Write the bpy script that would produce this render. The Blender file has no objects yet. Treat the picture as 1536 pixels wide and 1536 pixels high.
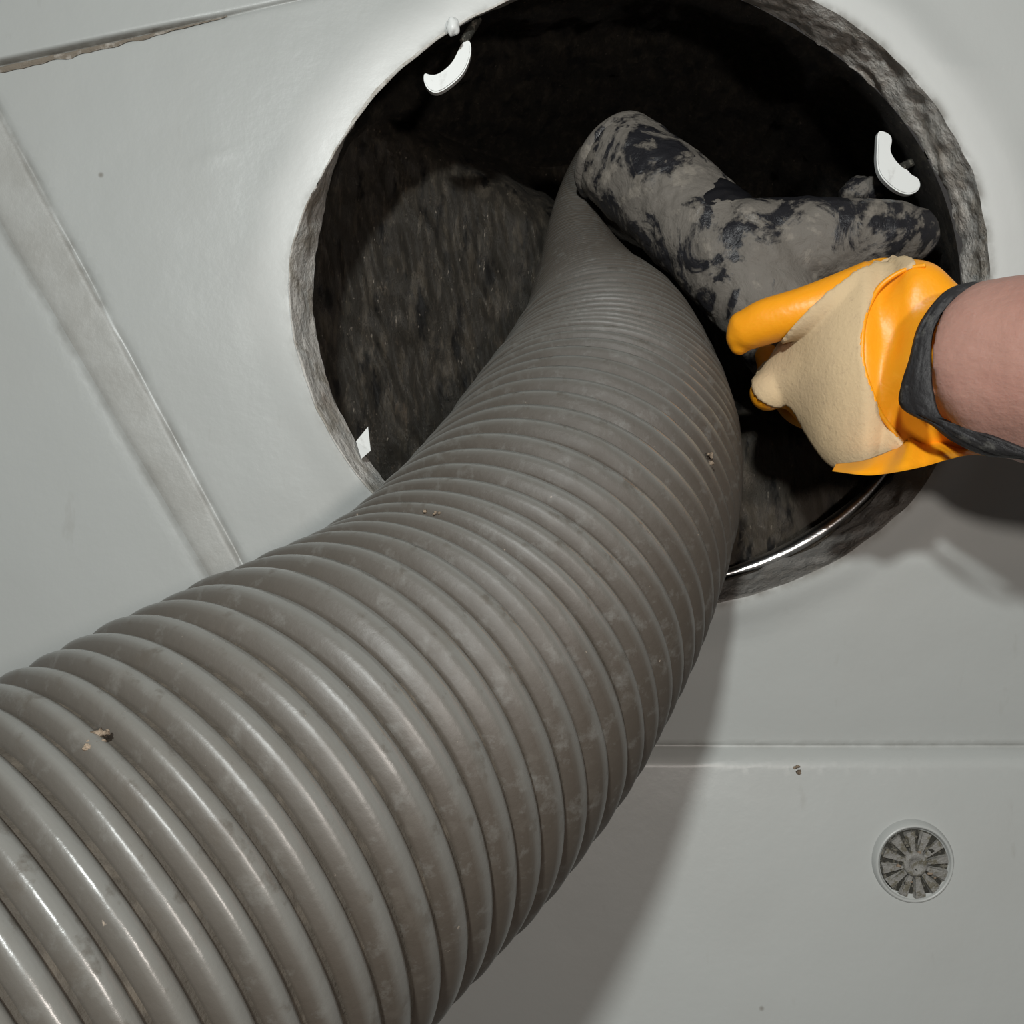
import bpy, bmesh, math, random
from mathutils import Vector, noise, Matrix
import numpy as np
random.seed(4)
S = bpy.context.scene
COL = S.collection
# ------------------------------------------------------------------ camera, world, lights, exposure
CAM_D = 0.6                                   # camera stands 0.6 m in front of the wall plane y=0
F = 1500.0                                    # focal length for a 1536 frame
cam_d = bpy.data.cameras.new('camera'); cam = bpy.data.objects.new('camera', cam_d); COL.objects.link(cam)
cam.location = (0, -CAM_D, 0); cam.rotation_euler = (math.pi/2, 0, 0)
cam_d.sensor_width = 36; cam_d.lens = 36*F/1536; cam_d.clip_start = 0.01
S.camera = cam
w = bpy.data.worlds.new('world'); S.world = w; w.use_nodes = True
w.node_tree.nodes['Background'].inputs[0].default_value = (0.80, 0.76, 0.72, 1)
w.node_tree.nodes['Background'].inputs[1].default_value = 0.10
def area(name, loc, aim, size, power, col):
    l = bpy.data.lights.new(name, 'AREA'); l.shape = 'DISK'; l.size = size; l.energy = power; l.color = col
    o = bpy.data.objects.new(name, l); COL.objects.link(o); o.location = loc
    o.rotation_euler = (Vector(aim)-Vector(loc)).to_track_quat('-Z', 'Y').to_euler()
    return o
area('flash_lamp', (-0.12, -1.08, 0.42), (0.05, 0, -0.12), 0.07, 15.5, (0.96, 1.0, 0.985))
area('work_lamp', (0.20, -0.92, 0.07), (0.05, 0, -0.15), 0.05, 4.8, (1.0, 0.91, 0.84))
vs = S.view_settings
vs.view_transform = 'Standard'; vs.look = 'None'; vs.gamma = 1; vs.use_curve_mapping = False; vs.exposure = -0.78

# ------------------------------------------------------------------ helpers
def at(px, py, dep):                          # a point on the ray through a pixel, dep metres in front of the camera
    return Vector(((px-768)/F*dep, dep-CAM_D, (768-py)/F*dep))
def sstep(a, b, x):
    t = min(1, max(0, (x-a)/(b-a))); return t*t*(3-2*t)
def base(par):
    v = Vector((0, 0, 0))
    while par: v = v+par.location; par = par.parent
    return v
def link(name, me, mat=None, parent=None, smooth=True):
    o = bpy.data.objects.new(name, me); COL.objects.link(o)
    if mat: me.materials.append(mat)
    if smooth: me.polygons.foreach_set('use_smooth', [True]*len(me.polygons))
    if parent: o.parent = parent
    return o
def mesh(name, vs_, fs, mat=None, parent=None, smooth=True):   # vertices given in world space
    off = base(parent)
    me = bpy.data.meshes.new(name)
    me.from_pydata([tuple(Vector(v)-off) for v in vs_], [], fs); me.update()
    return link(name, me, mat, parent, smooth)
def setattr_f(o, nm, vals):
    a = o.data.attributes.new(nm, 'FLOAT', 'POINT'); a.data.foreach_set('value', list(vals))
def empty(name, loc):
    o = bpy.data.objects.new(name, None); COL.objects.link(o); o.location = loc; o.empty_display_size = .02; return o
def tag(o, label, cat, group=None):
    o['label'] = label; o['category'] = cat
    if group: o['group'] = group
def N3(p, s=1.0, seed=0.0):
    return noise.noise(Vector((p[0]*s+seed, p[1]*s+seed*1.7, p[2]*s-seed)))
def fbm(p, s, o=4, seed=0.):
    return noise.fractal(Vector((p[0]*s+seed, p[1]*s-seed, p[2]*s+seed*.6)), 1.0, 2.0, o)

class Mat:
    def __init__(s, name, col, rough=.5, spec=.5, metal=0.):
        s.m = bpy.data.materials.new(name); s.m.use_nodes = True
        s.t = s.m.node_tree; s.n = s.t.nodes; s.b = s.n['Principled BSDF']
        s.b.inputs['Base Color'].default_value = (*col, 1); s.b.inputs['Roughness'].default_value = rough
        s.b.inputs['Specular IOR Level'].default_value = spec; s.b.inputs['Metallic'].default_value = metal
        s.tc = s.n.new('ShaderNodeTexCoord'); s.col = None; s.base = col; s.h = None
    def lk(s, a, b): s.t.links.new(a, b)
    def noise(s, scale, detail=6, stretch=(1, 1, 1), rough=.6, rot=(0, 0, 0), dist=0.):
        mp = s.n.new('ShaderNodeMapping'); mp.inputs['Scale'].default_value = stretch; mp.inputs['Rotation'].default_value = rot
        s.lk(s.tc.outputs['Object'], mp.inputs[0])
        nz = s.n.new('ShaderNodeTexNoise'); nz.inputs['Scale'].default_value = scale; nz.inputs['Detail'].default_value = detail
        nz.inputs['Roughness'].default_value = rough; nz.inputs['Distortion'].default_value = dist
        s.lk(mp.outputs[0], nz.inputs['Vector']); return nz.outputs['Fac']
    def ramp(s, fac, lo, hi, a=(0, 0, 0, 1), b=(1, 1, 1, 1)):
        r = s.n.new('ShaderNodeValToRGB'); r.color_ramp.elements[0].position = lo; r.color_ramp.elements[1].position = hi
        r.color_ramp.elements[0].color = a; r.color_ramp.elements[1].color = b
        s.lk(fac, r.inputs[0]); return r.outputs[0]
    def mix(s, fac, col):
        x = s.n.new('ShaderNodeMix'); x.data_type = 'RGBA'
        s.lk(fac, x.inputs[0])
        if s.col is None: x.inputs[6].default_value = (*s.base, 1)
        else: s.lk(s.col, x.inputs[6])
        x.inputs[7].default_value = (*col, 1); s.col = x.outputs[2]; s.lk(s.col, s.b.inputs['Base Color']); return s
    def scale(s, fac, k):
        m = s.n.new('ShaderNodeMath'); m.operation = 'MULTIPLY'; s.lk(fac, m.inputs[0]); m.inputs[1].default_value = k; return m.outputs[0]
    def mul(s, a, b):
        m = s.n.new('ShaderNodeMath'); m.operation = 'MULTIPLY'; s.lk(a, m.inputs[0]); s.lk(b, m.inputs[1]); return m.outputs[0]
    def attr(s, nm):
        a = s.n.new('ShaderNodeAttribute'); a.attribute_name = nm; return a.outputs['Fac']
    def rough(s, fac, a, b):
        m = s.n.new('ShaderNodeMapRange'); m.inputs[3].default_value = a; m.inputs[4].default_value = b
        s.lk(fac, m.inputs[0]); s.lk(m.outputs[0], s.b.inputs['Roughness']); return s
    def bump(s, fac, dist, strength=1.):
        b = s.n.new('ShaderNodeBump'); b.inputs['Distance'].default_value = dist; b.inputs['Strength'].default_value = strength
        s.lk(fac, b.inputs['Height'])
        if s.h is not None: s.lk(s.h, b.inputs['Normal'])
        s.h = b.outputs[0]; s.lk(s.h, s.b.inputs['Normal']); return s

# ------------------------------------------------------------------ materials
paint = Mat('white_gloss_paint', (.405, .420, .408), .36, .5)
n1 = paint.noise(5, 5); paint.mix(paint.scale(paint.ramp(n1, .45, .75), .35), (.36, .355, .335))
n2 = paint.noise(60, 4, (1, 1, .3)); paint.mix(paint.scale(paint.ramp(n2, .66, .74), .22), (.26, .25, .22))
vor = paint.n.new('ShaderNodeTexVoronoi'); vor.inputs['Scale'].default_value = 15; paint.lk(paint.tc.outputs['Object'], vor.inputs['Vector'])
paint.mix(paint.ramp(vor.outputs['Distance'], .012, .035, (1, 1, 1, 1), (0, 0, 0, 1)), (.17, .155, .13))
paint.mix(paint.scale(paint.attr('painted_light'), .9), (.66, .67, .655))
gm = paint.mul(paint.attr('grime_shade'), paint.ramp(paint.noise(55, 7), .34, .62)); paint.mix(gm, (.17, .16, .14)); paint.rough(n1, .30, .46); paint.bump(paint.noise(7, 3), .0035, .5); paint.bump(paint.noise(140, 3), .0004, .4)
stain = Mat('stained_joint_paint', (.385, .39, .372), .5)
stain.mix(stain.scale(stain.ramp(stain.noise(28, 8), .42, .68), .6), (.30, .295, .272))
stain.mix(stain.mul(stain.attr('grime_shade'), stain.ramp(stain.noise(55, 7), .30, .6)), (.17, .165, .15)); stain.bump(stain.noise(60, 6), .0016, .7)
lipp = Mat('worn_lip_paint', (.66, .68, .67), .33, .5)
lipp.mix(lipp.scale(lipp.ramp(lipp.noise(16, 6), .5, .75), .4), (.50, .49, .46)); lipp.bump(lipp.noise(40, 5), .0015, .5)
cut = Mat('rough_cut_edge', (.62, .60, .56), .7)
cut.mix(cut.ramp(cut.noise(42, 9, dist=.6), .50, .62), (.40, .37, .32)); cut.mix(cut.ramp(cut.noise(60, 8), .54, .66), (.58, .58, .55))
cut.mix(cut.scale(cut.ramp(cut.noise(26, 6), .55, .7), .6), (.36, .29, .23)); cut.mix(cut.scale(cut.attr('grime_shade'), .85), (.10, .094, .086)); cut.bump(cut.noise(130, 8), .003, 1)
steel = Mat('bare_metal_edge', (.62, .63, .63), .28, .5, 1.); steel.bump(steel.noise(70, 5, (1, 1, 3)), .001, .6)
steel.mix(steel.ramp(steel.noise(50, 6), .55, .65), (.2, .19, .17))
bore = Mat('fouled_bore', (.055, .047, .036), .6, .5)
RT = (0, -.28, 0)
bore.mix(bore.scale(bore.attr('shelf_light'), .85), (.105, .088, .068))  # lighter tint painted on the shelf so it reads as lit
st = bore.noise(52, 9, (2.6, 1, .6), .75, RT, .3); bore.mix(bore.ramp(st, .50, .62), (.135, .113, .085))
f2 = bore.noise(190, 8, (2.4, 1, .5), .8, RT); bore.mix(bore.ramp(f2, .58, .66), (.19, .145, .10))
bore.mix(bore.ramp(bore.noise(40, 6, (2, 1, .7), rot=RT), .55, .64), (.013, .011, .009))
bore.mix(bore.ramp(bore.noise(12, 8, (2.2, 1, .8), .7, RT), .64, .72), (.17, .125, .085))
bore.mix(bore.ramp(bore.noise(230, 4, (1.6, 1, .5), .7, RT), .655, .70), (.42, .36, .29)); bore.rough(st, .75, .35)
bore.bump(st, .012, 1); bore.bump(f2, .005, 1)
rub = Mat('grey_hose_rubber', (.163, .163, .152), .42, .55)
g1 = rub.noise(22, 7, dist=.4); rub.mix(rub.scale(rub.ramp(g1, .50, .74), .8), (.130, .122, .107))
gr = rub.attr('grime_shade'); gn = rub.ramp(rub.noise(110, 8, rough=.7), .10, .46); rub.mix(rub.mul(gr, gn), (.055, .045, .035))
rub.mix(rub.scale(rub.ramp(rub.noise(90, 8), .58, .66), .6), (.075, .065, .053))
rub.mix(rub.ramp(rub.noise(230, 3), .735, .78), (.30, .25, .20)); rub.bump(rub.noise(260, 6), .0003, .5); rub.bump(rub.noise(30, 4), .0016, .35)
ra = rub.n.new('ShaderNodeMath'); ra.operation = 'MULTIPLY_ADD'; rub.lk(g1, ra.inputs[0]); ra.inputs[1].default_value = .36; ra.inputs[2].default_value = .02
rb = rub.n.new('ShaderNodeMath'); rb.operation = 'MULTIPLY_ADD'; rub.lk(gr, rb.inputs[0]); rb.inputs[1].default_value = .42; rub.lk(ra.outputs[0], rb.inputs[2]); rub.lk(rb.outputs[0], rub.b.inputs['Roughness'])
groove = Mat('dirty_hose_groove', (.050, .043, .034), .75, .3)
groove.mix(groove.ramp(groove.noise(80, 7), .5, .7), (.095, .080, .062)); groove.bump(groove.noise(170, 5), .0015, .9)
blk = Mat('dusty_black_rubber', (.150, .136, .118), .62, .45)
k1 = blk.noise(24, 9, dist=.9, rough=.65); kf = blk.ramp(k1, .495, .55); blk.mix(kf, (.018, .018, .021))
blk.mix(blk.scale(blk.ramp(blk.noise(70, 8), .57, .64), .6), (.25, .225, .19)); blk.rough(kf, .68, .30); blk.bump(blk.noise(70, 8, dist=.5), .0028, .8); blk.bump(k1, .003, .6)
plugk = Mat('glossy_black_rubber', (.012, .012, .014), .22, .6); plugk.bump(plugk.noise(40, 4), .003, .4)
org = Mat('orange_glove_rubber', (.93, .36, .010), .42, .45)
org.b.inputs['Subsurface Weight'].default_value = .12; org.b.inputs['Subsurface Radius'].default_value = (.012, .004, .001); org.b.inputs['Subsurface Scale'].default_value = .5
og = org.noise(30, 4); org.mix(org.scale(org.ramp(og, .5, .8), .35), (.80, .27, .012)); org.bump(org.noise(46, 4), .003, .35)
sued = Mat('cream_suede', (.60, .455, .275), .85, .2)
sued.mix(sued.scale(sued.ramp(sued.noise(24, 6), .45, .7), .55), (.50, .375, .24)); sued.mix(sued.scale(sued.ramp(sued.noise(300, 4), .6, .7), .5), (.42, .31, .20)); sued.bump(sued.noise(500, 5), .0005, .7); sued.bump(sued.noise(30, 5), .003, .35)
skin = Mat('skin', (.42, .235, .188), .50, .4)
skin.b.inputs['Subsurface Weight'].default_value = .25; skin.b.inputs['Subsurface Radius'].default_value = (.006, .003, .002); skin.b.inputs['Subsurface Scale'].default_value = 1.
skin.mix(skin.scale(skin.ramp(skin.noise(20, 5), .45, .7), .5), (.37, .175, .142)); skin.bump(skin.noise(230, 5), .0007, .6); skin.bump(skin.noise(42, 4, (.5, 1, 2)), .0022, .5)
knit = Mat('black_cuff_fabric', (.022, .021, .022), .6, .4); knit.mix(knit.ramp(knit.noise(90, 6), .58, .68), (.10, .098, .09)); knit.bump(knit.noise(120, 5), .002, .8)
dirt = Mat('dry_dirt', (.27, .21, .155), .9, .2); dirt.mix(dirt.ramp(dirt.noise(200, 4), .45, .6), (.12, .095, .07)); dirt.bump(dirt.noise(400, 4), .002, 1)
whi = Mat('white_enamel', (.78, .80, .79), .4, .5); whi.mix(whi.scale(whi.ramp(whi.noise(90, 5), .6, .72), .6), (.5, .5, .48))
gril = Mat('clogged_grille', (.215, .21, .195), .5, .5); gril.mix(gril.ramp(gril.noise(260, 6), .5, .6), (.13, .12, .09)); gril.bump(gril.noise(260, 6), .002, .8)
deep = Mat('grille_dirt', (.035, .034, .028), .8, .3); deep.mix(deep.ramp(deep.noise(300, 5), .52, .6), (.15, .14, .115)); deep.bump(deep.noise(300, 5), .002, 1)
seal = Mat('brown_sealant', (.20, .17, .135), .8, .3); seal.mix(seal.ramp(seal.noise(120, 7), .5, .6), (.38, .35, .31)); seal.bump(seal.noise(150, 6), .002, 1)

# ------------------------------------------------------------------ the white panelled wall with its round opening
CX, CZ, RX, RZ, TH = .0784, .1388, .2050, .1890, .030        # opening centre, radii, wall thickness
def wl(px, py): p = at(px, py, CAM_D); return Vector((p.x, p.z))
def line(p, q):                                               # signed distance, positive on the left of p->q
    a, b = wl(*p), wl(*q); d = (b-a).normalized(); n = Vector((-d.y, d.x)); return a, n, d
LA = line((0, 95), (440, 0)); LR = line((0, 176), (375, 877)); LL = line((0, 332), (336, 904)); LC = line((900, 1134), (1536, 1135))
def sd(L, x, z): return (Vector((x, z))-L[0]).dot(L[1])
def edge_r(th):                                               # factor on the opening's radius: a hand-cut, uneven hole
    c = Vector((math.cos(th)*2, math.sin(th)*2, 0))
    rt = sstep(.55, -.1, abs(th-.15)-.25) if th > -.7 else 0
    return 1+.010*noise.noise(c*1.3+Vector((3, 1, 7)))+.004*noise.noise(c*7)+.006*rt*noise.noise(c*5.5+Vector((9, 2, 1)))-.034*top_left(th)+.045*low_right(th)+.040*low_left(th)
def top_left(th): return sstep(.95, 1.45, th)*sstep(2.95, 2.45, th)
def low_right(th): return sstep(-1.9, -1.5, th)*sstep(-.35, -.75, th)
def low_left(th):
    a = th if th > 0 else th+2*math.pi
    return sstep(2.75, 3.1, a)*sstep(4.6, 4.2, a)
def lip(th, rr):                                              # rr metres outside the edge
    s = math.sin(th); wd = .020+.022*sstep(-.7, .7, s)+.006*sstep(.2, .9, math.cos(th)); hh = (.0045+.003*sstep(-.2, .8, s))*(.25+.75*sstep(-.7, .2, math.cos(th)))
    t = min(1, rr/wd)
    return hh*(math.cos(t*math.pi)*.5+.5)
def H(x, z):
    sa, sr, sl, sc = sd(LA, x, z), sd(LR, x, z), sd(LL, x, z), sd(LC, x, z)
    along = (Vector((x, z))-LA[0]).dot(LA[2]); fade = 1-.75*sstep(.05, .17, along)
    h = .0030*sstep(-.0004, .0004, sa)*fade-.0050*fade*math.exp(-((sa+.0006)/.0013)**2)
    up = sstep(-.004, .002, sc); nz = .6+.8*noise.noise(Vector((x*30, 0, z*30)))
    h -= up*(.0017*nz*math.exp(-((sr-.0015)/.0022)**2)+.0007*math.exp(-((sl+.001)/.005)**2))*sstep(.001, -.001, sa)
    h += .0007*up*sstep(.003, -.003, sr)*sstep(-.004, .004, sl)
    h -= .19*max(0, min(-.03-z, .1115))*sstep(-.16, .0, x); h += .11*max(0, -.1415-z)*sstep(-.16, .0, x)
    h += .0075*(1-sstep(-.010, .0002, sc)**2)-.0022*math.exp(-((sc-.0012)/.0016)**2)
    zz = (768-103)/F*.6+.002*noise.noise(Vector((x*20, 3, 0)))
    h += .0012*sstep(.245, .26, x)*math.exp(-((z-zz)/.0022)**2)
    h += .0022*noise.noise(Vector((x*4, 0, z*4)))+.0004*noise.noise(Vector((x*26, 0, z*26)))
    for cx_, cz_, a in ((wl(320, 238).x, wl(320, 238).y, .5),):    # small chipped ripple left of the opening
        d = math.hypot(x-cx_, (z-cz_)*3-.01*math.sin((x-cx_)*160)); h += .0009*math.exp(-(d/.008)**2)
    return h
NA = 420
radii = [0, .0006, .0013, .0021, .003, .004, .0055, .0072, .009, .011, .0135, .016, .019, .022, .0255, .029, .033, .037, .041, .046, .052]
while radii[-1] < 1.0: radii.append(radii[-1]+max(.0058, radii[-1]*.045))
bm = bmesh.new(); grid = []
for r in radii:
    row = []
    for k in range(NA):
        th = -math.pi+2*math.pi*k/NA; e = edge_r(th)
        row.append(bm.verts.new((CX+math.cos(th)*(RX*e+r), 0, CZ+math.sin(th)*(RZ*e+r))))
    grid.append(row)
for i in range(len(radii)-1):
    for k in range(NA):
        k2 = (k+1) % NA; bm.faces.new((grid[i][k], grid[i][k2], grid[i+1][k2], grid[i+1][k]))
OFFS = [0, .0006, -.0006, .0013, -.0013, .0022, -.0022, .0036, -.0036, .006, -.006, .010, -.010]
for L in (LA, LR, LL, LC):
    for o_ in OFFS:
        a = L[0]+L[1]*o_
        g = [f for f in bm.faces if abs(sd(L, *(lambda c: (c.x, c.z))(f.verts[0].co))-o_) < .08]
        geo = list(set(v for f in g for v in f.verts))+list(set(e for f in g for e in f.edges))+g
        bmesh.ops.bisect_plane(bm, geom=geo, plane_co=(a.x, 0, a.y), plane_no=(L[1].x, 0, L[1].y), dist=1e-6)
bm.verts.index_update()
def polar(x, z):
    th = math.atan2((z-CZ), (x-CX))                            # start from the plain angle
    for _ in range(3):
        e = edge_r(th); dx, dz = x-CX, z-CZ
        r = max(0, math.hypot(dx, dz)-math.hypot(RX*math.cos(th), RZ*math.sin(th))*e)
        th = math.atan2(dz/(RZ*e+r), dx/(RX*e+r))
    return th, r
hv = {}
for v in bm.verts:
    x, z = v.co.x, v.co.z; th, r = polar(x, z)
    calm = sstep(.0, .03, r)
    v.co.y = -(H(x, z)*calm+(1-calm)*.0+lip(th, r)); hv[v.index] = r
def region(f):
    c = f.calc_center_median(); x, z = c.x, c.z
    r = math.hypot((x-CX)/RX, (z-CZ)/RZ)
    if sd(LC, x, z) < 0: return 'lower'
    if sd(LA, x, z) > 0: return 'upper'
    if sd(LR, x, z) < 0 and sd(LL, x, z) > 0: return 'strip'
    if sd(LL, x, z) <= 0: return 'left'
    return 'middle'
wall = empty('wall_front', (CX, 0, CZ)); wall['kind'] = 'structure'; wall['label'] = 'white painted panelled wall with a large round hand-cut opening'
parts = {}
for f in bm.faces: parts.setdefault(region(f), []).append(f)
for key, fs in parts.items():
    idx = {}; vv = []; ff = []; fr_ = []; gr_ = []
    for f in fs:
        row = []
        for v in f.verts:
            if v.index not in idx:
                idx[v.index] = len(vv); vv.append(v.co.copy()); x, z = v.co.x, v.co.z; r = hv[v.index]; th = math.atan2((z-CZ)/RZ, (x-CX)/RX)
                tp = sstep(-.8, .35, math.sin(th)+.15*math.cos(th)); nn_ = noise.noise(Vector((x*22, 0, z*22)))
                fr_.append(min(1, sstep(.040+.012*nn_, .004, r)*(.12+.88*tp)+.38*sstep(.14, .27, x)*sstep(-.02, .16, z)))  # lip highlight and brighter upper right wall painted into the colour
                sr, sl, up_ = sd(LR, x, z), sd(LL, x, z), 1 if sd(LC, x, z) > 0 and sd(LA, x, z) < 0 else 0
                g = up_*(.62*math.exp(-((sr-.001)/.0026)**2)+.42*math.exp(-((sl+.001)/.0034)**2))+.75*math.exp(-(r/.0035)**2)*(1-.5*low_left(th))+.35*math.exp(-((sd(LC, x, z)-.002)/.002)**2)
                aa = (Vector((x, z))-LA[0]).dot(LA[2]); g += 1.1*(1-.6*sstep(.05, .17, aa))*math.exp(-((sd(LA, x, z)+.0001)/.0010)**2)
                gr_.append(min(1, g))
            row.append(idx[v.index])
        ff.append(row)
    o = mesh('joint_strip' if key == 'strip' else 'panel', vv, ff, stain.m if key == 'strip' else paint.m, wall)
    setattr_f(o, 'painted_light', fr_); setattr_f(o, 'grime_shade', gr_)
    if key == 'strip': o['label'] = 'slanting stained joint strip between two wall panels'
    if key == 'middle':                                        # lip brightness is a highlight put into the colour above
        pass
bm.free()
# cut edge: thickness of the wall inside the opening, rough
vv, ff = [], []; NT = 14
for i in range(NT+1):
    t = i/NT; y = -.0065+t*(TH+.0065)
    for k in range(NA):
        th = -math.pi+2*math.pi*k/NA; e = edge_r(th); c, s = math.cos(th), math.sin(th)
        rgh = (1.0 if c > .2 or s > .5 else .45)*sstep(0, .25, t)
        dr = rgh*(.0022*noise.noise(Vector((c*9, y*60, s*9)))+.0020*noise.noise(Vector((c*30, y*120, s*30))))
        dr += t*(.0145*top_left(th)-.040*RX*low_left(th)*1.05-.045*RZ*low_right(th))
        if i == 0: dr = 0; y0 = -lip(th, 0)
        vv.append((CX+c*(RX*e+dr), y0 if i == 0 else y, CZ+s*(RZ*e+dr)))
for i in range(NT):
    for k in range(NA):
        k2 = (k+1) % NA; ff.append((i*NA+k, (i+1)*NA+k, (i+1)*NA+k2, i*NA+k2))
o = mesh('cut_edge', vv, ff, cut.m, wall); setattr_f(o, 'grime_shade', [low_right(math.atan2((v[2]-CZ)/RZ, (v[0]-CX)/RX)) for v in vv]); o['label'] = 'rough chipped cut edge of the opening'  # lower right chamfer is darkened as a painted cast shadow
# bare metal strip at the lower inner edge
def arc_strip(name, t0, t1, n, r0, r1, y0, y1, mat):
    vv, ff = [], []
    for i in range(n+1):
        u = i/n; th = t0+(t1-t0)*u; wdt = math.sin(math.pi*min(1, max(0.02, u)))**.6
        for j in range(7):
            a = math.pi*2*j/7
            rr = (r0+r1)/2+(r1-r0)/2*math.cos(a)*wdt; yy = (y0+y1)/2+(y1-y0)/2*math.sin(a)*wdt
            vv.append((CX+math.cos(th)*(RX+rr), yy, CZ+math.sin(th)*(RZ+rr)))
    for i in range(n):
        for j in range(7): ff.append((i*7+j, i*7+(j+1) % 7, (i+1)*7+(j+1) % 7, (i+1)*7+j))
    ff += [tuple(range(7)), tuple(range(n*7+6, n*7-1, -1))]
    return mesh(name, vv, ff, mat, wall)
o = arc_strip('metal_edge', -1.42, -.62, 60, -.0075, .0010, .026, .046, steel.m); o['label'] = 'bare shiny metal edge at the bottom of the opening'
# sealant bead under the top-left seam
vv, ff = [], []; n = 70
for i in range(n+1):
    u = i/n; p = wl(-160+u*500, 95+160*.216-u*108); wdt = (.0052*math.sin(math.pi*min(1, .25+u*.75))**.7*(1+.5*noise.noise(Vector((u*22, 0, 0)))))+.0004
    for j in range(5):
        q = p-LA[1]*(.0003+wdt*j/4); vv.append((q.x, -H(q.x, q.y)-.0006-.0012*math.sin(math.pi*j/4)+.0006*noise.noise(Vector((u*80, j, 0))), q.y))
for i in range(n):
    for j in range(4): ff.append((i*5+j, i*5+j+1, (i+1)*5+j+1, (i+1)*5+j))
mesh('sealant_bead', vv, ff, seal.m, wall)
# paint chip and drip
def blob(name, c, r, mat, parent, seed=0, seg=20, rings=12, amp=.25, axes=((1, 0, 0), (0, 1, 0), (0, 0, 1))):
    vv, ff = [], []; A = [Vector(a) for a in axes]
    for i in range(rings+1):
        ph = math.pi*i/rings
        for k in range(seg):
            a = 2*math.pi*k/seg; d = Vector((math.sin(ph)*math.cos(a), math.sin(ph)*math.sin(a), math.cos(ph)))
            q = 1+amp*noise.noise(d*1.7+Vector((seed, 0, 0)))+amp*.5*noise.noise(d*4+Vector((seed, 2, 0)))
            vv.append(Vector(c)+(A[0]*d.x*r[0]+A[1]*d.y*r[1]+A[2]*d.z*r[2])*q)
    for i in range(rings):
        for k in range(seg): ff.append((i*seg+k, (i+1)*seg+k, (i+1)*seg+(k+1) % seg, i*seg+(k+1) % seg))
    return mesh(name, vv, ff, mat, parent)
blob('paint_drip', at(679, 40, .592), (.0042, .004, .0052), whi.m, wall, 3)
o = mesh('paint_flake', [at(534, 662, .618), at(552, 640, .624), at(556, 676, .620), at(542, 688, .614), at(534, 662, .6195), at(552, 640, .6255), at(556, 676, .6215), at(542, 688, .6155)],
     [(0, 1, 2, 3), (7, 6, 5, 4), (0, 4, 5, 1), (1, 5, 6, 2), (2, 6, 7, 3), (3, 7, 4, 0)], whi.m, wall, False); o['label'] = 'curled white paint flake on the lower left rim'

# ------------------------------------------------------------------ fouled cavity behind the opening
def back_depth(x, z):
    u, v = (x-CX)/RX, (z-CZ)/RZ
    d = .155+.03*u-.015*v
    d -= .112*sstep(.08, .30, u)*sstep(-.12, -.50, v)           # shelf at the lower right
    d = max(d, .036)
    d += .30*sstep(.15, .85, v*.8+u*.45)                        # falls away into a deeper pipe at upper right
    d += .010*noise.noise(Vector((x*14, 0, z*9)))+.006*noise.noise(Vector((x*60+z*14, 0, z*22)))+.004*noise.noise(Vector((x*150+z*30, 0, z*50)))
    return d
vv, ff = [], []; NB = 300; rows = 0
for i in range(26):                                            # side of the cavity
    t = i/25; R = 1.0+.13*sstep(0, .3, t)
    for k in range(NB):
        th = -math.pi+2*math.pi*k/NB; c, s = math.cos(th), math.sin(th)
        tl = .0078*top_left(th); x, z = CX+c*(RX*R*.995+tl), CZ+s*(RZ*R*.995+tl); bd = back_depth(x, z)
        y = TH-.0008+t*(bd-TH); q = 1+sstep(0, .2, t)*(1-sstep(.8, 1, t))*(.03*noise.noise(Vector((c*6, y*18, s*6)))+.015*noise.noise(Vector((c*25, y*40, s*25))))
        vv.append((CX+(x-CX)*q, y, CZ+(z-CZ)*q))
    rows += 1
NR = 150
for i in range(1, NR+1):
    R = 1.13*(1-i/NR)*.995
    for k in range(NB):
        th = -math.pi+2*math.pi*k/NB; tl = .0078*top_left(th)*(1-i/NR); x, z = CX+math.cos(th)*(RX*R+tl), CZ+math.sin(th)*(RZ*R+tl)
        vv.append((x, back_depth(x, z), z))
    rows += 1
for i in range(rows-1):
    for k in range(NB): ff.append((i*NB+k, (i+1)*NB+k, (i+1)*NB+(k+1) % NB, i*NB+(k+1) % NB))
o = mesh('wall_back', vv, ff, bore.m); setattr_f(o, 'shelf_light', [sstep(.08, .35, (v[0]-CX)/RX)*sstep(-.1, -.5, (v[2]-CZ)/RZ) for v in vv]); o['kind'] = 'structure'; o['label'] = 'dark rough fouled inner wall of the cavity behind the opening'

# ------------------------------------------------------------------ corrugated hose
HP = [(-560, 1990, .215, .0800, .0200), (-150, 1650, .250, .0800, .0198), (170, 1415, .290, .0800, .0190), (430, 1222, .338, .0800, .0176), (672, 1040, .410, .0797, .0150),
      (822, 848, .487, .0800, .0122), (898, 678, .580, .0790, .0093), (909, 531, .645, .0600, .0064), (884, 437, .690, .0400, .0046),
      (866, 352, .715, .0225, .0036), (872, 285, .735, .0155, .0032), (890, 235, .750, .0125, .0030)]
pts = [(*at(a, b, c), r, p) for a, b, c, r, p in HP]
def cr(P, t):
    n = len(P)-1; i = min(n-1, max(0, int(t))); f = t-i
    g = lambda j: np.array(P[min(n, max(0, j))])
    a, b, c, d = g(i-1), g(i), g(i+1), g(i+2)
    return .5*(2*b+(c-a)*f+(2*a-5*b+4*c-d)*f*f+(-a+3*b-3*c+d)*f**3)
K = 1600
samp = np.array([cr(pts, t*(len(pts)-1)/K) for t in range(K+1)])
PXP = [75, 64, 56, 50, 41, 28, 17, 10, 6.5, 4.6, 4, 4]            # rib spacing as it should read in the photograph
seg = np.linalg.norm(np.diff(samp[:, :3], axis=0), axis=1)
_px = np.stack([768+samp[:, 0]*F/(samp[:, 1]+CAM_D), 768-samp[:, 2]*F/(samp[:, 1]+CAM_D)], 1)
_sp = np.linalg.norm(np.gradient(_px, axis=0), axis=1); _ds = np.linalg.norm(np.gradient(samp[:, :3], axis=0), axis=1)
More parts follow.
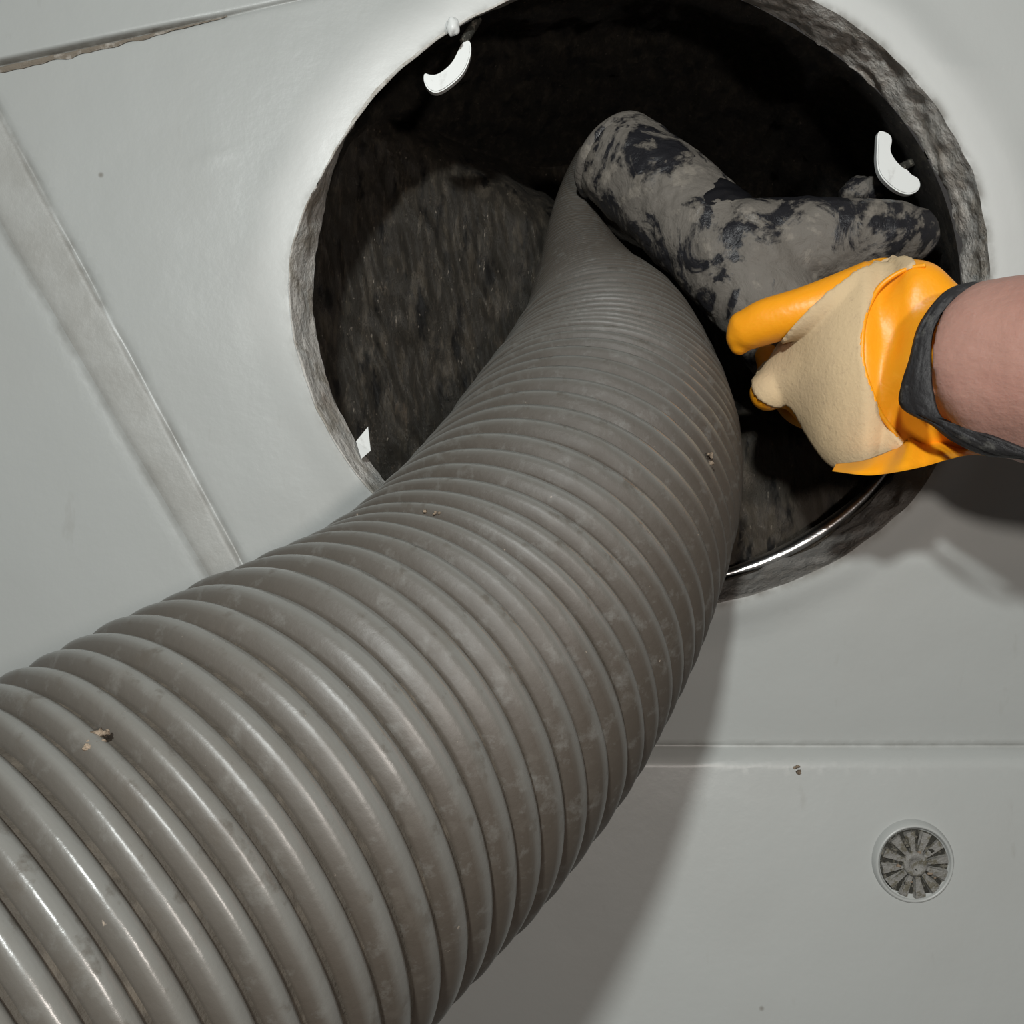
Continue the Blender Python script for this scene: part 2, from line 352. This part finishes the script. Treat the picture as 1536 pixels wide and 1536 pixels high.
_t = np.linspace(0, len(PXP)-1, K+1); samp[:, 4] = np.interp(_t, range(len(PXP)), PXP)*_ds/_sp
_k = 40; samp[:, 4] = np.convolve(np.pad(samp[:, 4], _k, mode='edge'), np.ones(2*_k+1)/(2*_k+1), 'valid')
arc = np.concatenate([[0], np.cumsum(seg)])
phase = np.concatenate([[0], np.cumsum(seg/((samp[1:, 4]+samp[:-1, 4])/2))])
tan = np.gradient(samp[:, :3], axis=0); tan /= np.linalg.norm(tan, axis=1)[:, None]
fr = np.zeros((K+1, 3)); a0 = np.array([0, -1., 0]); fr[0] = a0-tan[0]*a0.dot(tan[0]); fr[0] /= np.linalg.norm(fr[0])
for i in range(1, K+1):
    v = fr[i-1]-tan[i]*fr[i-1].dot(tan[i]); fr[i] = v/np.linalg.norm(v)
bi = np.cross(tan, fr)
def hose_arr(ph, ang, prof):                                    # surface point(s): phase, angle, relative height
    C = [np.interp(ph, phase, samp[:, j]) for j in range(4)]; f = [np.interp(ph, phase, fr[:, j]) for j in range(3)]; b = [np.interp(ph, phase, bi[:, j]) for j in range(3)]
    p = np.interp(ph, phase, samp[:, 4]); ca, sa = np.cos(ang), np.sin(ang)
    D = [f[j]*ca+b[j]*sa for j in range(3)]
    side = np.clip((D[0]*.80-D[2]*.60), 0, 1)                   # lower right flank is worn flatter
    fine = np.clip((p-.0012)/.0060, .30, 1)*(1+.35*np.exp(-((p-.0085)/.0030)**2))
    r = C[3]+prof*p*(1-.45*side)*fine-.06*p
    return np.stack([C[j]+D[j]*r for j in range(3)], -1)
NG = 132
hose = empty('corrugated_hose', at(822, 848, .487)); tag(hose, 'thick grey ribbed suction hose curving from the bottom left into the opening', 'hose')
tot = phase[-1]
# sleeve (the grooves)
NP = int(tot*6); ph = np.linspace(.0, tot, NP); an = np.arange(NG)/NG*2*np.pi
PH, AN = np.meshgrid(ph, an, indexing='ij')
P = hose_arr(PH, AN, -.02).reshape(-1, 3)
ff = [(i*NG+k, (i+1)*NG+k, (i+1)*NG+(k+1) % NG, i*NG+(k+1) % NG) for i in range(NP-1) for k in range(NG)]
mesh('hose_sleeve', P.tolist(), [f[::-1] for f in ff], groove.m, hose)
# spiral rib
turns = int(tot-1.2); NU = turns*NG; vsn = np.array([-.455, -.44, -.40, -.32, -.22, -.12, -.02, .10, .22, .31, .37, .40])
hh = np.array([-.10, .02, .075, .165, .26, .325, .35, .335, .29, .215, .10, -.10])
GV = np.array([1, 1, 1, .95, .85, .50, .12, 0, 0, .15, .65, 1])
U = np.arange(NU+1)/NG
wob = np.array([.05*noise.noise(Vector((u*.9, 0, 0)))+.045*noise.noise(Vector((math.cos(u*6.283)*1.6+u*.15, math.sin(u*6.283)*1.6, u*.3))) for u in U])
PH = (U+.5+wob)[:, None]+vsn[None, :]; AN = np.broadcast_to((U*2*np.pi)[:, None], PH.shape)
amp = np.array([1+.22*noise.noise(Vector((math.cos(u*6.283)*2, math.sin(u*6.283)*2, u*.8))) for u in U])
P = hose_arr(PH, AN, hh[None, :]*amp[:, None]).reshape(-1, 3); NV = len(vsn)
ff = [(i*NV+j, i*NV+j+1, (i+1)*NV+j+1, (i+1)*NV+j) for i in range(NU) for j in range(NV-1)]
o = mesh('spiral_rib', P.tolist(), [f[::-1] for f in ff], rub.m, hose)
fj = [[np.interp(PH, phase, A_[:, j]) for j in range(3)] for A_ in (fr, bi)]
D_ = [fj[0][j]*np.cos(AN)+fj[1][j]*np.sin(AN) for j in range(3)]
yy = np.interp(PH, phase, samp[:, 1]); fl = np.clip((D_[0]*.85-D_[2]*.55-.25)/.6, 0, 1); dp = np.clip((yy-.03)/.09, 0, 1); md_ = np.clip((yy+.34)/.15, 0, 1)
setattr_f(o, 'grime_shade', np.clip(GV[None, :]*(.75+.25*md_)+.62*fl*(.35+.65*md_)+.40*dp, 0, 1).ravel())  # darker brown on near rib sides, lower right flank and deep end
def hose_hit(px, py):                                            # nearest hose surface point on a viewing ray
    best = None; o_ = Vector((0, -CAM_D, 0)); d = (at(px, py, 1)-o_).normalized()
    for i in range(0, K+1, 4):
        c = Vector(samp[i, :3])-o_; t = c.dot(d); dist = (c-d*t).length
        if dist < samp[i, 3]:
            tt = t-math.sqrt(samp[i, 3]**2-dist**2)
            pt = o_+d*tt; ax = abs((pt-Vector(samp[i, :3])).dot(Vector(tan[i])))
            if best is None or ax < best[0]: best = (ax, pt, Vector(samp[i, :3]))
    return best[1], (best[1]-best[2]).normalized()
def clump(px, py, n, spread, size, label, cat='dirt', surf=None):
    if surf: p, nrm = surf
    else: p, nrm = hose_hit(px, py)
    e = empty('dirt_clump', p); tag(e, label, cat)
    t1 = nrm.cross(Vector((0, 0, 1))).normalized(); t2 = nrm.cross(t1)
    for i in range(n):
        a, b = random.uniform(-1, 1)*spread[0], random.uniform(-1, 1)*spread[1]
        q = p+t1*a+t2*b+nrm*(size*.3 if surf else .0026)
        s = size*random.uniform(.6, 1.2); blob('crumb', q, (s, s*.8, s*.7), dirt.m, e, i*3.1, 10, 7, .7)
    return e
clump(148, 1122, 16, (.0024, .0030), .0011, 'crumbly brown dirt clump stuck between hose ribs near the lower left')
clump(655, 778, 6, (.0045, .0014), .0010, 'small pale dirt smear on the hose below the left rim')
p_, n_ = hose_hit(1058, 690)
clump(1058, 690, 5, (.003, .0035), .0013, 'tan mud patch on the right flank of the hose bend beside the cavity')
q = wl(1204, 1160); clump(0, 0, 5, (.002, .002), .0016, 'small tan dirt speck under the horizontal wall seam', surf=(Vector((q.x, -H(q.x, q.y), q.y)), Vector((0, -1, 0))))

# ------------------------------------------------------------------ lofts and voxel unions
def tube_bm(bm_, chain, seg_=28, cap=True, squash=1.0):           # chain of (Vector, radius); rounded ends
    P_ = []
    for i in range((len(chain)-1)*8+1):
        v = cr([(*c, r) for c, r in chain], i/8); P_.append((Vector(v[:3]), v[3]))
    c0, r0 = P_[0]; d0 = (P_[0][0]-P_[1][0]).normalized(); c1, r1 = P_[-1]; d1 = (P_[-1][0]-P_[-2][0]).normalized()
    if cap:
        P_ = [(c0+d0*r0*math.sin(a)*.8, r0*max(.05, math.cos(a))) for a in (1.5, 1.25, .95, .6, .3)]+P_+[(c1+d1*r1*math.sin(a)*.8, r1*max(.05, math.cos(a))) for a in (.3, .6, .95, 1.25, 1.5)]
    up = Vector((0, -1, 0)); rings = []
    for i, (c, r) in enumerate(P_):
        t = (P_[min(len(P_)-1, i+1)][0]-P_[max(0, i-1)][0]).normalized()
        u = (up-t*up.dot(t)).normalized(); up = u; b = t.cross(u)
        rings.append([bm_.verts.new(c+u*math.cos(a)*r*squash+b*math.sin(a)*r) for a in [2*math.pi*k/seg_ for k in range(seg_)]])
    for i in range(len(rings)-1):
        for k in range(seg_): bm_.faces.new((rings[i][k], rings[i][(k+1) % seg_], rings[i+1][(k+1) % seg_], rings[i+1][k]))
    bm_.faces.new(rings[0][::-1]); bm_.faces.new(rings[-1])
def union(name, bm_, voxel, smooth_it, mat, parent, disp=None):
    bmesh.ops.recalc_face_normals(bm_, faces=bm_.faces)
    me = bpy.data.meshes.new(name); bm_.to_mesh(me); bm_.free()
    o = bpy.data.objects.new('tmp', me); COL.objects.link(o)
    m = o.modifiers.new('r', 'REMESH'); m.mode = 'VOXEL'; m.voxel_size = voxel; m.use_smooth_shade = True
    if smooth_it: s = o.modifiers.new('s', 'SMOOTH'); s.factor = .5; s.iterations = smooth_it
    dg = bpy.context.evaluated_depsgraph_get(); me2 = bpy.data.meshes.new_from_object(o.evaluated_get(dg))
    bpy.data.objects.remove(o); off = base(parent)
    me2.name = name
    if disp:
        nr = [v.normal.copy() for v in me2.vertices]
        for v, nn in zip(me2.vertices, nr): v.co += nn*disp(v.co)
    raw = ([v.co.copy() for v in me2.vertices], [tuple(p.vertices) for p in me2.polygons], [v.normal.copy() for v in me2.vertices])
    for v in me2.vertices: v.co -= off
    me2.materials.clear()
    return link(name, me2, mat, parent), raw

# ------------------------------------------------------------------ black rubber branch pipe
_at = at
def at(px, py, dep): return _at(px, py, dep*1.035)       # the pipe sits a little deeper in the opening
PK = 1.035
pipe = empty('branch_pipe', at(1080, 370, .615)); tag(pipe, 'dirty black rubber branch pipe held by the glove in the opening', 'pipe')
b = bmesh.new()
tube_bm(b, [(at(938, 247, .665), .0335), (at(985, 283, .650), .0345), (at(1040, 335, .630), .0345), (at(1095, 390, .612), .0335), (at(1150, 455, .60), .0315), (at(1190, 520, .60), .029)], 40)
tube_bm(b, [(at(1100, 372, .612), .031), (at(1170, 372, .605), .030), (at(1245, 362, .60), .0262), (at(1320, 352, .60), .0215), (at(1372, 350, .605), .0168)], 36)
tube_bm(b, [(at(1128, 352, .603), .0265), (at(1135, 395, .600), .0290), (at(1150, 430, .600), .027)], 30)
union('pipe_body', b, .0016, 5, blk.m, pipe, lambda c: .0016*fbm(c, 34, 4)+.0006*fbm(c, 110, 3))
# open mouth ring of the pipe at its upper-left end, and the glossy saddle
def ring_mesh(name, c, axis, R, r, mat, parent, n=40, m=12, a0=0, a1=2*math.pi, flat=1.):
    axis = axis.normalized(); u = axis.cross(Vector((0, 0, 1))).normalized(); v = axis.cross(u); vv, ff = [], []
    full = a1-a0 > 6.28; nn = n if full else n+1
    for i in range(nn):
        a = a0+(a1-a0)*i/n; d = u*math.cos(a)+v*math.sin(a); k = 1 if full else max(.12, math.sin(math.pi*i/n))**.4
        for j in range(m):
            q = 2*math.pi*j/m; vv.append(c+d*(R+r*flat*math.cos(q)*k)+axis*r*math.sin(q)*k)
    for i in range(n if full else n):
        i2 = (i+1) % nn
        for j in range(m): ff.append((i*m+j, i2*m+j, i2*m+(j+1) % m, i*m+(j+1) % m))
    if not full: ff += [tuple(range(m))[::-1], tuple(range(n*m, n*m+m))]
    return mesh(name, vv, ff, mat, parent)
ax = (at(1040, 335, .630)-at(938, 247, .665))
ring_mesh('pipe_mouth', at(924, 238, .672), ax, .0280, .0062, blk.m, pipe)
# glossy bare saddle patch around the joint, wrapped on the pipe
vv, ff = [], []; na, nb = 26, 16; axn = ax.normalized(); cc = at(1068, 362, .622); uu = (Vector((0, -1, 0))-axn*Vector((0, -1, 0)).dot(axn)).normalized(); wv = axn.cross(uu)
if wv.z < 0: wv = -wv
for i in range(na+1):
    a = .05+1.75*i/na
    for j in range(nb+1):
        s_ = (j/nb-.5); ww = .021*(math.sin(math.pi*min(1, max(0, .08+.86*i/na)))**.6)*(1+.3*noise.noise(Vector((a*3, s_*2, 0))))
        rr = .0352+.0009*math.cos(s_*math.pi)+.0012*noise.noise(Vector((a*3, s_*4, 5)))
        vv.append(cc+axn*(s_*ww*1.3-.002)+uu*math.cos(a)*rr+wv*math.sin(a)*rr)
for i in range(na):
    for j in range(nb): ff.append((i*(nb+1)+j, i*(nb+1)+j+1, (i+1)*(nb+1)+j+1, (i+1)*(nb+1)+j))
o = mesh('bare_patch', vv, ff, plugk.m, pipe); o['label'] = 'glossy clean black patch at the pipe joint'
# small knob behind the branch
o = blob('fixing_knob', at(1292, 290, .66), (.014, .014, .011), blk.m, None, 4, 24, 16, .25); tag(o, 'dim dusty knob in the cavity behind the black branch pipe', 'knob')

# ------------------------------------------------------------------ person: forearm, glove, cuff
GK = 1.07
def at(px, py, dep): return _at(px, py, dep*GK)          # hand and arm reach this much further in
def loft(rings_, seg_=48):
    """rings: (top px, bottom px, depth, half thickness, squareness) -> list of vertex rings"""
    out = []
    for (tx, ty), (bx, by), dep, thk, bow in rings_:
        T, B = at(tx, ty, dep), at(bx, by, dep); c = (T+B)/2; h = (T-B)/2; row = []
        for k in range(seg_):
            a = 2*math.pi*k/seg_; row.append(c+h*math.cos(a)+Vector((-bow*dep/F*abs(math.sin(a)), -thk*math.sin(a), 0)))
        out.append(row)
    return out
def spl(R_, sub):
    flat = [(*q[0], *q[1], q[2], q[3], q[4] if len(q) > 4 else 0) for q in R_]; n = (len(flat)-1)*sub
    res = []
    for i in range(n+1):
        v = cr(flat, i/sub); res.append(((v[0], v[1]), (v[2], v[3]), v[4], v[5], v[6]))
    return res
def loft_bm(bm_, R_):
    rows_ = [[bm_.verts.new(v) for v in r] for r in R_]; n = len(rows_[0])
    for i in range(len(rows_)-1):
        for k in range(n): bm_.faces.new((rows_[i][k], rows_[i][(k+1) % n], rows_[i+1][(k+1) % n], rows_[i+1][k]))
    bm_.faces.new(rows_[0][::-1]); bm_.faces.new(rows_[-1])
b = bmesh.new()
loft_bm(b, loft(spl([((1466, 440), (1462, 650), .453, .0215, 104), ((1480, 426), (1484, 676), .447, .0245, 96), ((1520, 418), (1530, 692), .436, .0280, 78), ((1575, 408), (1590, 708), .420, .0325, 45),
                     ((1680, 385), (1700, 734), .395, .0380, 20), ((1850, 350), (1880, 750), .370, .0420, 0), ((2060, 320), (2100, 770), .350, .0440, 0)], 6)))
arm, araw = union('person', b, .0018, 8, skin.m, None, lambda c: .0006*fbm(c, 40, 3)+.0012*noise.noise(c*22))
tag(arm, 'person reaching in from the right, bare forearm, gloved hand gripping the black pipe', 'person')

glove_rings = [((1138, 566), (1132, 600), .531, .006), ((1170, 522), (1156, 602), .527, .014), ((1186, 492), (1178, 612), .522, .019), ((1212, 452), (1202, 636), .514, .0245), ((1250, 422), (1222, 668), .506, .0275), ((1298, 392), (1252, 702), .498, .0290),
               ((1340, 376), (1292, 711), .490, .0290), ((1382, 392), (1350, 703), .484, .0265, 6), ((1420, 412), (1405, 690), .478, .0240, 26), ((1455, 430), (1468, 680), .472, .0215, 62)]
b = bmesh.new()
loft_bm(b, loft(spl(glove_rings, 5)))
# thumb laid along the pipe, and four fingers curling round it
tube_bm(b, [(at(1330, 425, .498), .0150), (at(1270, 446, .498), .0140), (at(1200, 468, .503), .0128), (at(1150, 484, .510), .0124), (at(1122, 496, .515), .0110)], 24)
tube_bm(b, [(at(1121, 492, .515), .0108), (at(1111, 510, .518), .0084), (at(1109, 522, .519), .0052)], 20)
tube_bm(b, [(at(1290, 575, .520), .0220), (at(1215, 572, .527), .0175), (at(1166, 584, .526), .0115), (at(1150, 590, .530), .0098), (at(1158, 560, .556), .0090), (at(1150, 530, .562), .0078)], 24)
tube_bm(b, [(at(1270, 610, .520), .0140), (at(1222, 618, .540), .0115), (at(1190, 604, .570), .0105), (at(1180, 560, .585), .0092)], 22)
tube_bm(b, [(at(1300, 650, .525), .0135), (at(1262, 640, .550), .0110), (at(1240, 616, .585), .0100), (at(1235, 570, .600), .0088)], 22)
tube_bm(b, [(at(1330, 665, .525), .0120), (at(1305, 650, .555), .0098), (at(1290, 620, .585), .0090), (at(1288, 585, .598), .0078)], 22)
def gdisp(c):
    d = .0010*noise.noise(Vector((c.x*30, c.y*30, c.z*30)))
    px = 768+c.x*F/(c.y+CAM_D); py = 768-c.z*F/(c.y+CAM_D)
    # hollow behind the raised panel edge and soft folds
    d -= .0070*sstep(1294, 1316, px)*math.exp(-((px-1330)/40)**2)*(1 if c.y < -.065 else 0)
    d += .0020*math.sin((px*.55+py)*.05+3*noise.noise(c*18))*sstep(1300, 1340, px)
    return d
glove, graw = union('glove', b, .0013, 16, org.m, arm, gdisp); glove['label'] = 'orange rubber work glove'
# cream suede panel: the front faces of the glove inside an outline
POLY = [(1341, 384), (1385, 397), (1335, 416), (1306, 451), (1294, 492), (1292, 524), (1300, 571), (1319, 619), (1347, 654), (1368, 678), (1340, 690), (1300, 698), (1262, 703),
        (1240, 690), (1215, 655), (1198, 622), (1185, 604), (1165, 610), (1142, 603), (1130, 585), (1132, 566), (1150, 545), (1168, 514), (1195, 482), (1232, 446), (1275, 415), (1310, 396)]
POLY_W = [np.array(p, float) for p in POLY]
def smooth_poly(P_, it=2):
    for _ in range(it):
        Q = []
        for i in range(len(P_)):
            a, c = P_[i], P_[(i+1) % len(P_)]; Q += [a*.75+c*.25, a*.25+c*.75]
        P_ = Q
    return P_
PW = np.array(smooth_poly(POLY_W))
def inside(x, y):
    r = False; n = len(PW); j = n-1
    for i in range(n):
        if (PW[i][1] > y) != (PW[j][1] > y) and x < (PW[j][0]-PW[i][0])*(y-PW[i][1])/(PW[j][1]-PW[i][1])+PW[i][0]: r = not r
        j = i
    return r
def nearest(x, y):
    A = PW; B = np.roll(PW, -1, 0); d = B-A; p = np.array([x, y]); t = np.clip(((p-A)*d).sum(1)/(d*d).sum(1), 0, 1); Q = A+d*t[:, None]
    return Q[((Q-p)**2).sum(1).argmin()]
V, Fc, Nn = graw
pxs = [(768+v.x*F/(v.y+CAM_D), 768-v.z*F/(v.y+CAM_D)) for v in V]
ins = {}
def isin(i):
    if i not in ins:
        x, y = pxs[i]; ins[i] = (Nn[i].y < -.02 and V[i].y < -.012 and 1120 < x < 1395 and 370 < y < 710 and inside(x, y))
    return ins[i]
keep = [f for f in Fc if any(isin(i) for i in f) and all(Nn[i].y < .3 for i in f)]
ed = {}
for f in keep:
    for i in range(len(f)):
        e = tuple(sorted((f[i], f[(i+1) % len(f)]))); ed[e] = ed.get(e, 0)+1
bnd = set(i for e, c in ed.items() if c == 1 for i in e)
idx, vv = {}, []
for f in keep:
    for i in f:
        if i not in idx:
            idx[i] = len(vv); c = V[i]
            if i in bnd:
                nx, ny = nearest(*pxs[i])
                if math.hypot(nx-pxs[i][0], ny-pxs[i][1]) < 9: c = _at(nx, ny, c.y+CAM_D)
                vv.append(c+Nn[i]*.0004)
            else: vv.append(c+Nn[i]*.0021)
nb_ = {}
for e in ed:
    if e[0] in bnd and e[1] in bnd and ed[e] == 1: nb_.setdefault(e[0], []).append(e[1]); nb_.setdefault(e[1], []).append(e[0])
ff = [tuple(idx[i] for i in f) for f in keep]
o = mesh('suede_panel', vv, ff, sued.m, glove); o['label'] = 'cream suede panel on the back of the glove'
# the rolled seam along the panel's rear edge
seam = []
for p in [(1385, 399), (1360, 404), (1335, 417), (1317, 433), (1306, 452), (1298, 472), (1294, 492), (1292, 524), (1294, 548), (1300, 571), (1309, 596), (1319, 619), (1332, 638), (1347, 655), (1360, 668), (1368, 677)]:
    d = min(range(len(V)), key=lambda i: (pxs[i][0]-p[0])**2+(pxs[i][1]-p[1])**2+(400 if V[i].y > -.035 and Nn[i].y > 0 else 0)+V[i].y*200)
    seam.append((_at(p[0], p[1], V[d].y+CAM_D)+Vector((0, -.0008, 0)), .0013))
ys = [c.y for c, r in seam]
for _ in range(4): ys = [ys[0]]+[(ys[i-1]+ys[i]*2+ys[i+1])/4 for i in range(1, len(ys)-1)]+[ys[-1]]
seam = [(c*((y+CAM_D)/(c.y+CAM_D))+Vector((0, y-c.y*((y+CAM_D)/(c.y+CAM_D)), 0)), r) for (c, r), y in zip(seam, ys)]
b = bmesh.new(); tube_bm(b, seam, 8); me = bpy.data.meshes.new('panel_seam'); b.to_mesh(me); b.free()
off = base(glove)
for v in me.vertices: v.co -= off
link('panel_seam', me, org.m, glove)
# loose flared hem of the gauntlet along the bottom
top = [(1256, 696), (1300, 690), (1345, 672), (1372, 650), (1400, 655), (1440, 668), (1482, 678)]
bot = [(1250, 707), (1300, 713), (1340, 709), (1385, 700), (1420, 690), (1452, 683), (1486, 684)]
vv, ff = [], []; n = 36; m = 6
for i in range(n+1):
    u = i/n*6; T = cr([(*p, 0) for p in top], u); B = cr([(*p, 0) for p in bot], u)
    for j in range(m+1):
        t = j/m; x, y = T[0]*(1-t)+B[0]*t, T[1]*(1-t)+B[1]*t
        dep = .472-.010*math.sin(u*.6)-.012*math.sin(t*math.pi*.5)+.003*math.sin(u*4+t*2)+.012*(1-abs(u-3)/3)*(1-t)
        vv.append(at(x, y, dep))
nn = len(vv); vv += [v+Vector((0, .0018, .0002)) for v in vv]
for i in range(n):
    for j in range(m):
        a = i*(m+1)+j; q = (a, a+1, a+m+2, a+m+1); ff.append(q); ff.append(tuple(x+nn for x in q[::-1]))
for i in range(n):
    for j in (0, m): a = i*(m+1)+j; ff.append((a, a+m+1, a+m+1+nn, a+nn))
mesh('glove_hem', vv, ff, org.m, glove)
# black inner cuff round the wrist
Lf = [(1461, 425), (1428, 434), (1404, 454), (1379, 492), (1366, 540), (1354, 578), (1354, 610), (1398, 635), (1430, 660), (1477, 680), (1530, 686), (1572, 700)]
Rt = [(1476, 429), (1446, 440), (1423, 458), (1401, 492), (1396, 540), (1399, 587), (1411, 624), (1445, 641), (1493, 657), (1540, 676), (1570, 686), (1590, 696)]
vv, ff = [], []; n = 60; m = 8; full = []
for half in (1, -1):
    for i in range(n+1):
        ii = i if half == 1 else n-i
        if half == -1 and (ii == 0 or ii == n): continue
        u = ii/n*11; L_ = cr([(*p, 0) for p in Lf], u); R_ = cr([(*p, 0) for p in Rt], u); row = []
        ph_ = math.pi*(ii/n)
        for j in range(m+1):
            t = j/m; x, y = L_[0]*(1-t)+R_[0]*t, L_[1]*(1-t)+R_[1]*t
            dc = .462-(x-1400)*.00027; q = math.sin(ph_)**.75
            bulge = .0016*math.sin(t*math.pi)+.0006*math.sin(t*19)+.0008*noise.noise(Vector((u*2, t*4, 0)))
            dep = dc-half*(.0290*q+bulge+.0012) + (.0 if half == 1 else .004)
            row.append(at(x, y, dep))
        full.append(row)
for row in full: vv += row
R0 = len(full)
for i in range(R0):
    for j in range(m): ff.append((i*(m+1)+j, i*(m+1)+j+1, ((i+1) % R0)*(m+1)+j+1, ((i+1) % R0)*(m+1)+j))
o = mesh('wrist_cuff', vv, ff, knit.m, arm); o['label'] = 'black fabric cuff between glove and forearm'
md = o.modifiers.new('t', 'SOLIDIFY'); md.thickness = .002; md.offset = 0

# ------------------------------------------------------------------ two white hooks in the opening
at = _at
def hook(name, outline, dep, thick, label):
    P_ = [np.array(p, float) for p in outline]; P_ = smooth_poly(P_, 2); c = at(*np.mean(P_, 0), dep)
    b = bmesh.new(); vs1 = [b.verts.new(at(x, y, dep)) for x, y in P_]; f = b.faces.new(vs1)
    r = bmesh.ops.extrude_face_region(b, geom=[f]); 
    for g in r['geom']:
        if isinstance(g, bmesh.types.BMVert): g.co.y += thick
    bmesh.ops.recalc_face_normals(b, faces=b.faces)
    es = [e for e in b.edges if all(v.co.y < dep-CAM_D+1e-5 for v in e.verts) and len(e.link_faces) == 2]
    bmesh.ops.bevel(b, geom=es, offset=.0008, segments=2, affect='EDGES')
    e_ = empty(name, c); me = bpy.data.meshes.new('hook_plate')
    for v in b.verts: v.co -= c
    b.to_mesh(me); b.free(); o = link('hook_plate', me, whi.m, e_, False); tag(e_, label, 'hook', None); return e_
HD = .641
h1 = hook('mounting_hook', [(636, 108), (645, 112), (656, 111), (668, 103), (679, 92), (686, 78), (692, 65), (700, 59), (706, 62), (707, 78), (702, 96), (693, 112), (678, 126), (662, 137), (650, 139), (640, 132), (635, 120)], .606, .005, 'white crescent mounting hook at the upper left edge of the opening')
h2 = hook('mounting_hook', [(1317, 196), (1326, 196), (1337, 202), (1339, 212), (1335, 224), (1342, 238), (1354, 251), (1362, 254), (1368, 262), (1378, 266), (1382, 277), (1377, 287), (1364, 292), (1348, 288), (1332, 276), (1319, 261), (1315, 242), (1316, 220)], .641, .005, 'white crescent mounting hook by the right edge of the opening')
for h_, (a, b_, c_) in ((h1, ((696, 62), (716, 30), .0028)), (h2, ((1330, 262), (1400, 228), .0028))):
    b = bmesh.new(); tube_bm(b, [(at(*a, .645 if h_ is h2 else .609), .0030), (at((a[0]+b_[0])/2, (a[1]+b_[1])/2, .650 if h_ is h2 else .611), c_), (at(*b_, .652 if h_ is h2 else .613), c_)], 12)
    me = bpy.data.meshes.new('hook_stem'); 
    for v in b.verts: v.co -= h_.location
    b.to_mesh(me); b.free(); link('hook_stem', me, deep.m, h_)['label'] = 'dark stained stem'

# ------------------------------------------------------------------ round drain fitting on the lower panel
dc = at(1369, 1293, .5925)
for _ in range(4): dy = -H(dc.x, dc.z); dc = at(1369, 1293, CAM_D+dy)
DC = Vector((dc.x, dy, dc.z))
DC.y -= .0022
dr = empty('drain_fitting', DC); tag(dr, 'small round clogged grille set in the lower right wall panel', 'drain')
def lathe(name, prof, mat, n=64):
    vv, ff = [], []
    for r, y in prof:
        for k in range(n): a = 2*math.pi*k/n; vv.append(DC+Vector((math.cos(a)*r*.9, y, math.sin(a)*r*.9)))
    for i in range(len(prof)-1):
        for k in range(n): ff.append((i*n+k, i*n+(k+1) % n, (i+1)*n+(k+1) % n, (i+1)*n+k))
    return mesh(name, vv, ff, mat, dr)
lathe('rim', [(.0285, .0060), (.0276, .0016), (.0268, .0002), (.0262, -.0010), (.0254, -.0017), (.0246, -.0016), (.0240, -.0008), (.0235, .0004), (.0229, .0008), (.0225, .0009), (.0223, .002)], paint.m)
o = lathe('grille_bed', [(.0228, .0004), (.014, -.0003), (.006, -.0003), (.0002, -.0003)], deep.m)
NS = 12
me = None
for k in range(NS):
    a = 2*math.pi*(k+.3)/NS; d = Vector((math.cos(a), 0, math.sin(a))); t = Vector((-d.z, 0, d.x)); vv = []
    for y, sh in ((-.0003, 1), (-.0022, .75)):
        for r_, w_ in ((.0072, .0016), (.0220, .0042*random.uniform(.8, 1.1))):
            for sg in (-1, 1): vv.append(DC+d*r_*.9+t*w_*.9*sg*sh+Vector((0, y+random.uniform(-.0003, .0003), 0)))
    mesh('spoke', vv, [(4, 5, 7, 6), (0, 4, 6, 2), (1, 3, 7, 5), (2, 6, 7, 3), (0, 1, 5, 4)], gril.m, dr, False)
lathe('hub', [(.0085, -.0003), (.0082, -.0024), (.0066, -.0032), (.0040, -.0026), (.0030, -.0012), (.0003, -.0010)], gril.m, 32)
for i in range(14):
    a = random.uniform(0, 6.28); r = random.uniform(.003, .019); s = random.uniform(.0006, .0012)
    blob('crumb', DC+Vector((math.cos(a)*r, -.0018, math.sin(a)*r)), (s*1.6, s*.8, s), dirt.m if i % 2 else deep.m, dr, i*2., 8, 6, .7)
